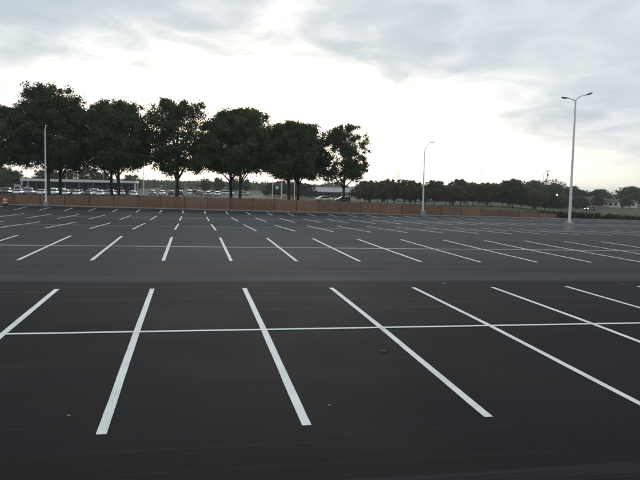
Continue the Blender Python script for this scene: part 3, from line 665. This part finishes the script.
def car(x, y, rz, kind, colr, label, group, lit=False):
    root = empty('parked_car' if not lit else 'car', (x, y, gz(x, y)+0.07), rz); tag(root, label, 'car', group)
    Lc, body, glass, roof = KIND[kind]
    for part in ('body', 'roof'):
        key = (kind, part, colr)
        if key not in paint_cache:
            me = PROTO[kind][part].copy(); me.materials.append(M_car[colr]); paint_cache[key] = me
        link(part, paint_cache[key], root)
    link('window_band', PROTO[kind]['window_band'], root)
    wb = Lc*0.29; w = body[3][3]-0.08
    for sx in (-1, 1):
        for sy in (-1, 1):
            o = link('wheel', wheel_me, root); o.location = (sx*wb, sy*w, 0.32); link('rim', rim_me, o)
    for sy in (-1, 1):
        o = link('headlight', lit_me if lit else lamp_me, root); o.location = (body[-2][0]+0.22, sy*0.60, body[-2][2]-0.20)
        o = link('tail_light', tail_me, root); o.location = (body[1][0]-0.0, sy*0.68, body[1][2]-0.16)
        o = link('mirror', mirror_me, root); o.location = (0.75, sy*(body[3][3]+0.06), body[3][2]+0.08)
    return root
rd = random.Random(21)
pal = ['white']*10 + ['silver']*5 + ['grey']*3 + ['black']*2 + ['red', 'blue', 'beige']
def car_row(x0, x1, y, step, rz, where, group, skip=0.1):
    xs = []; x = x0
    while x < x1:
        if rd.random() > skip: xs.append(x)
        x += step
    for k, xx in enumerate(xs):
        c = rd.choice(pal); kd = rd.choice(['sedan', 'sedan', 'hatchback', 'suv'])
        car(xx, y+rd.uniform(-.3, .3), rz+(math.pi if rd.random() < .35 else 0)+rd.uniform(-.03, .03), kd, c, f'{c} {kd if kd != "suv" else "tall wagon"}, {ORD[k]} from the left {where}', group)
car_row(-45, -12, 174, 2.75, R(-90), 'in the nearest row before the canopy', 'cars in the row nearest the fence', 0.06)
car_row(-44, -14, 190, 2.75, R(-90), 'in the row under the canopy edge', 'cars along the white canopy', 0.15)
car_row(-39, -13, 182, 2.75, R(-90), 'in the middle row before the canopy', 'cars in the middle row before the canopy', 0.3)
car_row(-12, 10, 208, 2.8, R(-90), 'in the row right of the white canopy', 'cars right of the white canopy', 0.12)
car_row(-10, 26, 236, 5.6, R(2), 'in the end-to-end row below the green slope', 'cars below the green slope', 0.1)
car_row(60, 122, 236, 3.1, R(-90), 'in the row behind the low trees', 'cars behind the low spreading trees', 0.25)
car_row(66, 78, 206, 2.9, R(-90), 'in the short row before the low trees', 'cars before the low spreading trees', 0.0)
car(34.2, 170, R(8), 'sedan', 'beige', 'beige sedan in front of the grey roofed hall', None)
car(39.5, 172, R(175), 'hatchback', 'black', 'black hatchback just right of the beige sedan', None)
car(131.5, 200, R(200), 'sedan', 'black', 'dark sedan with its headlights lit on the right lane before the houses', None, True)
car(118.5, 205, R(218), 'suv', 'white', 'pale tall wagon with a lit headlight below the belt of trees', None, True)

# ------------------------------------------------------------------ canopy building
cb = empty('canopy', (-32.6, 203, 0)); tag(cb, 'long flat canopy with white fascia over a dark open front, behind the parked cars', 'canopy')
W = 32.0
MB().box((0, 5.0, 4.05), (W, 10, 0.16)).build('roof', M_roofgrey, cb)
for yy, ln in ((-0.06, W+0.24), (10.06, W+0.24)): MB().box((0, yy, 3.92), (ln, 0.12, 0.72)).build('fascia', M_white, cb)
for xx in (-W/2-0.06, W/2+0.06): MB().box((xx, 5.0, 3.92), (0.12, 10.0, 0.72)).build('fascia', M_white, cb)
for k in range(9):
    for yy in (0.3, 9.0):
        if yy > 1 and k % 2: continue
        MB().box((-W/2+0.2+k*(W-0.4)/8, yy, 1.78), (0.26 if k not in (0, 8) else 0.42, 0.26, 3.58)).build('column', M_white if k in (0, 8) else M_wallgrey, cb)
wl = MB().box((0, 9.6, 1.78), (W-0.3, 0.2, 3.56)).build('back_wall', M_wallgrey, cb)
for k in range(10): 
    o = MB().box((-W/2+2.2+k*3.05, 9.47, 1.9), (2.0, 0.05, 1.3)).build('window', M_glass, cb)
    MB().box((-W/2+2.2+k*3.05, 9.45, 1.21), (2.1, 0.10, 0.07)).build('sill', M_polefar, o)
kiosk = empty('kiosk', (-48.6, 200, 0)); tag(kiosk, 'small white booth standing at the left end of the canopy', 'booth')
MB().box((0, 0, 1.2), (1.7, 1.7, 2.4)).build('wall', M_white, kiosk); MB().box((0, 0, 2.48), (2.1, 2.1, 0.16)).build('roof', M_roofgrey, kiosk)
MB().box((0, -0.86, 1.55), (1.2, 0.03, 0.8)).build('window', M_glass, kiosk); MB().box((0.86, 0, 1.0), (0.03, 0.8, 1.98)).build('door', M_wallgrey, kiosk)

# ------------------------------------------------------------------ grey-roofed hall in the gap between the trees
hx, hy = 56.0, 262; hall = empty('hall', (hx, hy, gz(hx, hy)-0.1)); tag(hall, 'low hall with a wide grey roof and white columns, behind the airy tree', 'building')
MB().box((0, 6, 1.25), (17, 10, 2.5)).build('wall', M_wallgrey, hall)
rb = MB(); rb.add([(-10, -1.5, 2.3), (10, -1.5, 2.3), (10, 5.5, 4.1), (-10, 5.5, 4.1), (10, 12.5, 2.3), (-10, 12.5, 2.3), (-10, -1.5, 2.12), (10, -1.5, 2.12), (10, 12.5, 2.12), (-10, 12.5, 2.12)],
    [(0, 1, 2, 3), (3, 2, 4, 5), (6, 7, 1, 0), (7, 8, 4, 2, 1), (9, 6, 0, 3, 5), (8, 9, 5, 4), (9, 8, 7, 6)])
rf = rb.build('roof', M_roofgrey, hall)
for k in range(21): MB().box((-9.8+k*0.98, -1.53, 2.2), (0.06, 0.05, 0.24)).build('roof_rib', M_white, rf) if k % 3 == 0 else None
for k in range(8): MB().box((3.6+k*0.86, -1.0, 1.05), (0.2, 0.2, 2.1)).build('column', M_white, hall)
for k in range(4): MB().box((-7.2+k*2.5, 0.97, 1.4), (1.5, 0.06, 1.1)).build('window', M_glass, hall)

# ------------------------------------------------------------------ houses on the right
def house(x, y, w, d, h, rise, wallm, roofm, wins, label, door_x):
    r = empty('house', (x, y, gz(x, y)-0.1), R(-14)); tag(r, label, 'house')
    MB().box((0, 0, h/2), (w, d, h)).build('wall', wallm, r)
    o = 0.5; b = MB(); X_, Y_ = w/2+o, d/2+o
    b.add([(-X_, -Y_, h), (X_, -Y_, h), (X_, Y_, h), (-X_, Y_, h), (-X_*0.82, 0, h+rise), (X_*0.82, 0, h+rise), (-X_, -Y_, h+.15), (X_, -Y_, h+.15), (X_, Y_, h+.15), (-X_, Y_, h+.15)],
          [(3, 2, 1, 0), (0, 1, 7, 6), (1, 2, 8, 7), (2, 3, 9, 8), (3, 0, 6, 9), (6, 7, 5, 4), (8, 9, 4, 5), (7, 8, 5), (9, 6, 4)])
    rf = b.build('roof', roofm, r); MB().box((w*0.2, 0.6, h+rise), (0.7, 0.7, 1.1)).build('chimney', M_tan, rf)
    for wx in wins:
        f = MB().box((wx, -d/2-0.03, h*0.58), (1.25, 0.08, 1.35)).build('window', M_white, r); MB().box((wx, -d/2-0.06, h*0.58), (1.05, 0.06, 1.15)).build('pane', M_glass, f)
    dr = MB().box((door_x, -d/2-0.03, 1.05), (1.0, 0.08, 2.1)).build('door', M_roofdark, r); MB().box((door_x+0.36, -d/2-0.1, 1.0), (0.08, 0.08, 0.08)).build('handle', M_polefar, dr)
house(166.5, 258, 18, 9, 3.0, 1.5, M_tan, M_roofdark, (-7, -4.4, -1.8, 3.2, 5.4, 7.6), 'tan single-storey house with dark windows right of the two-armed lamp post', 0.8)
house(186.0, 262, 13, 8, 2.6, 1.1, M_whitewall, M_roofdark, (-5, -2.8, 2.4, 4.8), 'white single-storey house near the right edge', 0.0)

# ------------------------------------------------------------------ far poles, posts, sign
def far_pole(x, y, top, r, label, arm=1.2, m=None):
    z = gz(x, y); root = empty('far_lamp_post', (x, y, z)); tag(root, label, 'lamp post', 'far lamp posts')
    h = top - z; mm = m or M_polefar
    MB().tube([(0, 0, -0.3), (0, 0, h*0.5), (0, 0, h)], [r, r*0.85, r*0.65], 8).build('pole', mm, root)
    MB().tube([(-arm, 0, h+0.05), (0, 0, h-0.1), (arm, 0, h+0.05)], r*0.45, 6).build('arm', mm, root)
    for s in (-1, 1): MB().box((s*arm, 0, h+0.06), (0.6, 0.28, 0.14), 0, 0.03).build('lamp_head', M_head, root)
fp = [(-50.7, 210, 9.1, .07, 'thin far lamp post at the left end of the canopy'), (-35.5, 211, 10.1, .08, 'thin far lamp post right of the tallest tree trunks'), (-27.2, 214, 9.5, .07, 'thin far lamp post left of the thin trunk pair'),
      (-18.3, 212, 9.7, .07, 'thin far lamp post by the right end of the canopy'), (-13.95, 198, 8.9, .13, 'whitish far lamp post just right of the canopy'),
      (-9.5, 240, 5.6, .07, 'short far lamp post, first right of the whitish one'), (-6.2, 244, 5.9, .07, 'short far lamp post, second right of the whitish one'), (-3.0, 247, 5.5, .07, 'short far lamp post, third right of the whitish one'),
      (95.7, 300, 18.6, .12, 'tall far lamp post rising left of the curved-arm lamp post'), (126.1, 300, 12.0, .11, 'far lamp post top, first right of the curved-arm lamp post'), (137.4, 300, 12.8, .11, 'far lamp post top, second right of the curved-arm lamp post'), (170.5, 300, 12.5, .10, 'far lamp post top right of the two-armed lamp post')]
for i, (x, y, t_, r_, l_) in enumerate(fp): far_pole(x, y, t_, r_, l_, 1.2 if i < 5 else 0.8, M_pole if i == 4 else None)
lp = empty('street_lamp', (140.3, 236, gz(140.3, 236))); tag(lp, 'small lit street lamp glowing among the trees left of the two-armed lamp post', 'street lamp')
lh = 2.35 - gz(140.3, 236)
MB().tube([(0, 0, -0.3), (0, 0, lh)], [0.07, 0.05], 8).build('pole', M_polefar, lp); MB().lathe([(0.10, 0), (0.24, 0.1), (0.26, 0.3), (0.16, 0.45)], 10, (0, 0, lh)).build('globe', M_headlamp, lp)
sg = empty('sign_frame', (16.5, 130, gz(16.5, 130))); tag(sg, 'two white posts carrying a small white sign, left of the trunk pair', 'sign')
for xx, hh, rr in ((-0.95, 4.6, .09), (0.85, 4.5, .13)): MB().tube([(xx, 0, -0.3), (xx, 0, hh)], rr, 8).build('post', M_pole, sg)
MB().box((-0.05, -0.02, 3.3), (0.6, 0.06, 0.6)).build('sign_panel', M_white, sg); MB().box((-0.05, 0, 4.0), (1.62, 0.06, 0.08)).build('crossbar', M_pole, sg)
wp = empty('white_post', (19.95, 130, gz(19.95, 130))); tag(wp, 'single white post standing between the two trunks of the pair', 'post')
MB().tube([(0, 0, -0.3), (0, 0, 5.4)], [0.1, 0.085], 8).build('shaft', M_pole, wp); MB().lathe([(0.12, 5.4), (0.12, 5.5), (0.03, 5.56)], 8).build('cap', M_polefar, wp)
wp2 = empty('white_post', (17.95, 134, gz(17.95, 134))); tag(wp2, 'thin white post close behind the right leg of the sign', 'post')
MB().tube([(0, 0, -0.3), (0, 0, 4.6)], [0.06, 0.05], 8).build('shaft', M_pole, wp2); MB().lathe([(0.07, 4.6), (0.07, 4.68), (0.02, 4.72)], 8).build('cap', M_polefar, wp2)
ux, uy = 149.5, 260; up_ = empty('utility_pole', (ux, uy, gz(ux, uy))); tag(up_, 'wooden utility pole with a crossarm rising out of the trees', 'utility pole'); uh = 13.1 - gz(ux, uy)
MB().tube([(0, 0, -0.5), (0, 0, uh)], [0.2, 0.14], 10).build('pole', M_wood, up_); ca = MB().box((0, -0.18, uh-0.6), (2.6, 0.12, 0.14)).build('crossarm', M_wood, up_)
for xx in (-1.15, -0.5, 0.5, 1.15): MB().lathe([(0.03, 0), (0.06, 0.05), (0.06, 0.14), (0.03, 0.2)], 8, (xx, -0.18, uh-0.53)).build('insulator', M_polefar, ca)
MB().lathe([(0.22, 0), (0.24, 0.1), (0.24, 0.8), (0.15, 0.9)], 10, (0.36, -0.1, uh-2.6)).build('transformer', M_polefar, up_)

# ------------------------------------------------------------------ traffic drum and litter
dx_, dy_ = -23.3, 89.5; dr = empty('traffic_drum', (dx_, dy_, lz(dx_, dy_)+0.002)); tag(dr, 'orange and white traffic drum before the fence at the far left', 'traffic drum')
MB().lathe([(0.38, 0), (0.38, 0.07), (0.30, 0.09)], 16).build('rubber_base', M_black, dr)
MB().lathe([(0.29, 0.09), (0.28, 0.4), (0.26, 0.7), (0.24, 0.95), (0.20, 1.0)], 16).build('barrel', M_orange, dr)
for z0, r0 in ((0.28, 0.293), (0.62, 0.273)): MB().lathe([(r0, z0), (r0-0.006, z0+0.14)], 16).build('reflective_band', M_refl, dr)
MB().box((0, 0, 1.04), (0.22, 0.05, 0.1), 0, 0.01).build('handle', M_orange, dr)
def crumb(name, x, y, sx, sy, sz, m, label, cat, seed):
    rdx = random.Random(seed); mb = MB(); n = 9; vs = [(0, 0, sz)]; fs = []
    for lev, (rr, zz) in enumerate(((0.6, 0.85), (1.0, 0.35), (0.95, 0.0))):
        for k in range(n):
            a = 2*math.pi*k/n; j = rdx.uniform(0.65, 1.2); vs.append((sx*rr*j*math.cos(a), sy*rr*j*math.sin(a), sz*zz*rdx.uniform(.8, 1.1)))
    for k in range(n):
        k2 = (k+1) % n; fs.append((0, 1+k, 1+k2))
        for l in (0, 1): fs.append((1+l*n+k, 1+(l+1)*n+k, 1+(l+1)*n+k2, 1+l*n+k2))
    mb.add(vs, fs); o = mb.build(name, m); o.location = (x, y, lz(x, y)+0.001); tag(o, label, cat)
crumb('pebble', -1.71, 9.61, .022, .02, .016, M_stone, 'tiny pale pebble on the asphalt left of the nearest left stall line', 'pebble', 1)
crumb('pebble', 2.07, 9.61, .024, .014, .012, M_stone, 'tiny pale pebble right of the near end of the middle stall line', 'pebble', 2)
crumb('pebble', 8.41, 20.96, .045, .05, .04, M_stone, 'small white pebble in the aisle beyond the front stall lines', 'pebble', 3)
crumb('tar_patch', 3.80, 12.55, .09, .07, .018, M_tar, 'small flattened lump of tar inside a front stall', 'tar lump', 4)
crumb('brown_scrap', 14.97, 20.59, .10, .09, .035, M_scrap, 'small reddish brown scrap on the asphalt near the right edge', 'scrap', 5)

# loose grit on the near pavement
rs = np.random.RandomState(31); gm = MB()
for _ in range(230):
    d = 6 + 22*rs.rand()**1.4; a = R(11 + rs.uniform(-28, 28)); x, y = d*math.sin(a), d*math.cos(a); z = lz(x, y); r = 0.004+0.006*rs.rand()**2; b0 = rs.rand()*6.28
    gm.add([(x+r*math.cos(b0+k*1.571)*rs.uniform(.7, 1.3), y+r*math.sin(b0+k*1.571)*rs.uniform(.7, 1.3), z) for k in range(4)] + [(x+rs.uniform(-.3, .3)*r, y, z+r*rs.uniform(.6, 1.1))], [(0, 1, 4), (1, 2, 4), (2, 3, 4), (3, 0, 4)])
tag(gm.build('grit', M_grit), 'loose grit scattered thinly over the near asphalt', 'grit', kind='stuff')

# ------------------------------------------------------------------ thin evening haze
hz = bpy.data.materials.new('haze'); hz.use_nodes = True; ht = hz.node_tree; ht.nodes.clear()
pv = N(ht, 'ShaderNodeVolumePrincipled'); pv.inputs['Color'].default_value = (0.93, 0.95, 0.97, 1); pv.inputs['Density'].default_value = 0.00024; pv.inputs['Anisotropy'].default_value = 0.3
ho = N(ht, 'ShaderNodeOutputMaterial'); ht.links.new(pv.outputs[0], ho.inputs['Volume'])
tag(MB().box((0, 1050, 9.5), (6200, 3300, 29)).build('haze', hz), 'thin pale evening haze in the air over the whole place', 'haze', kind='stuff')
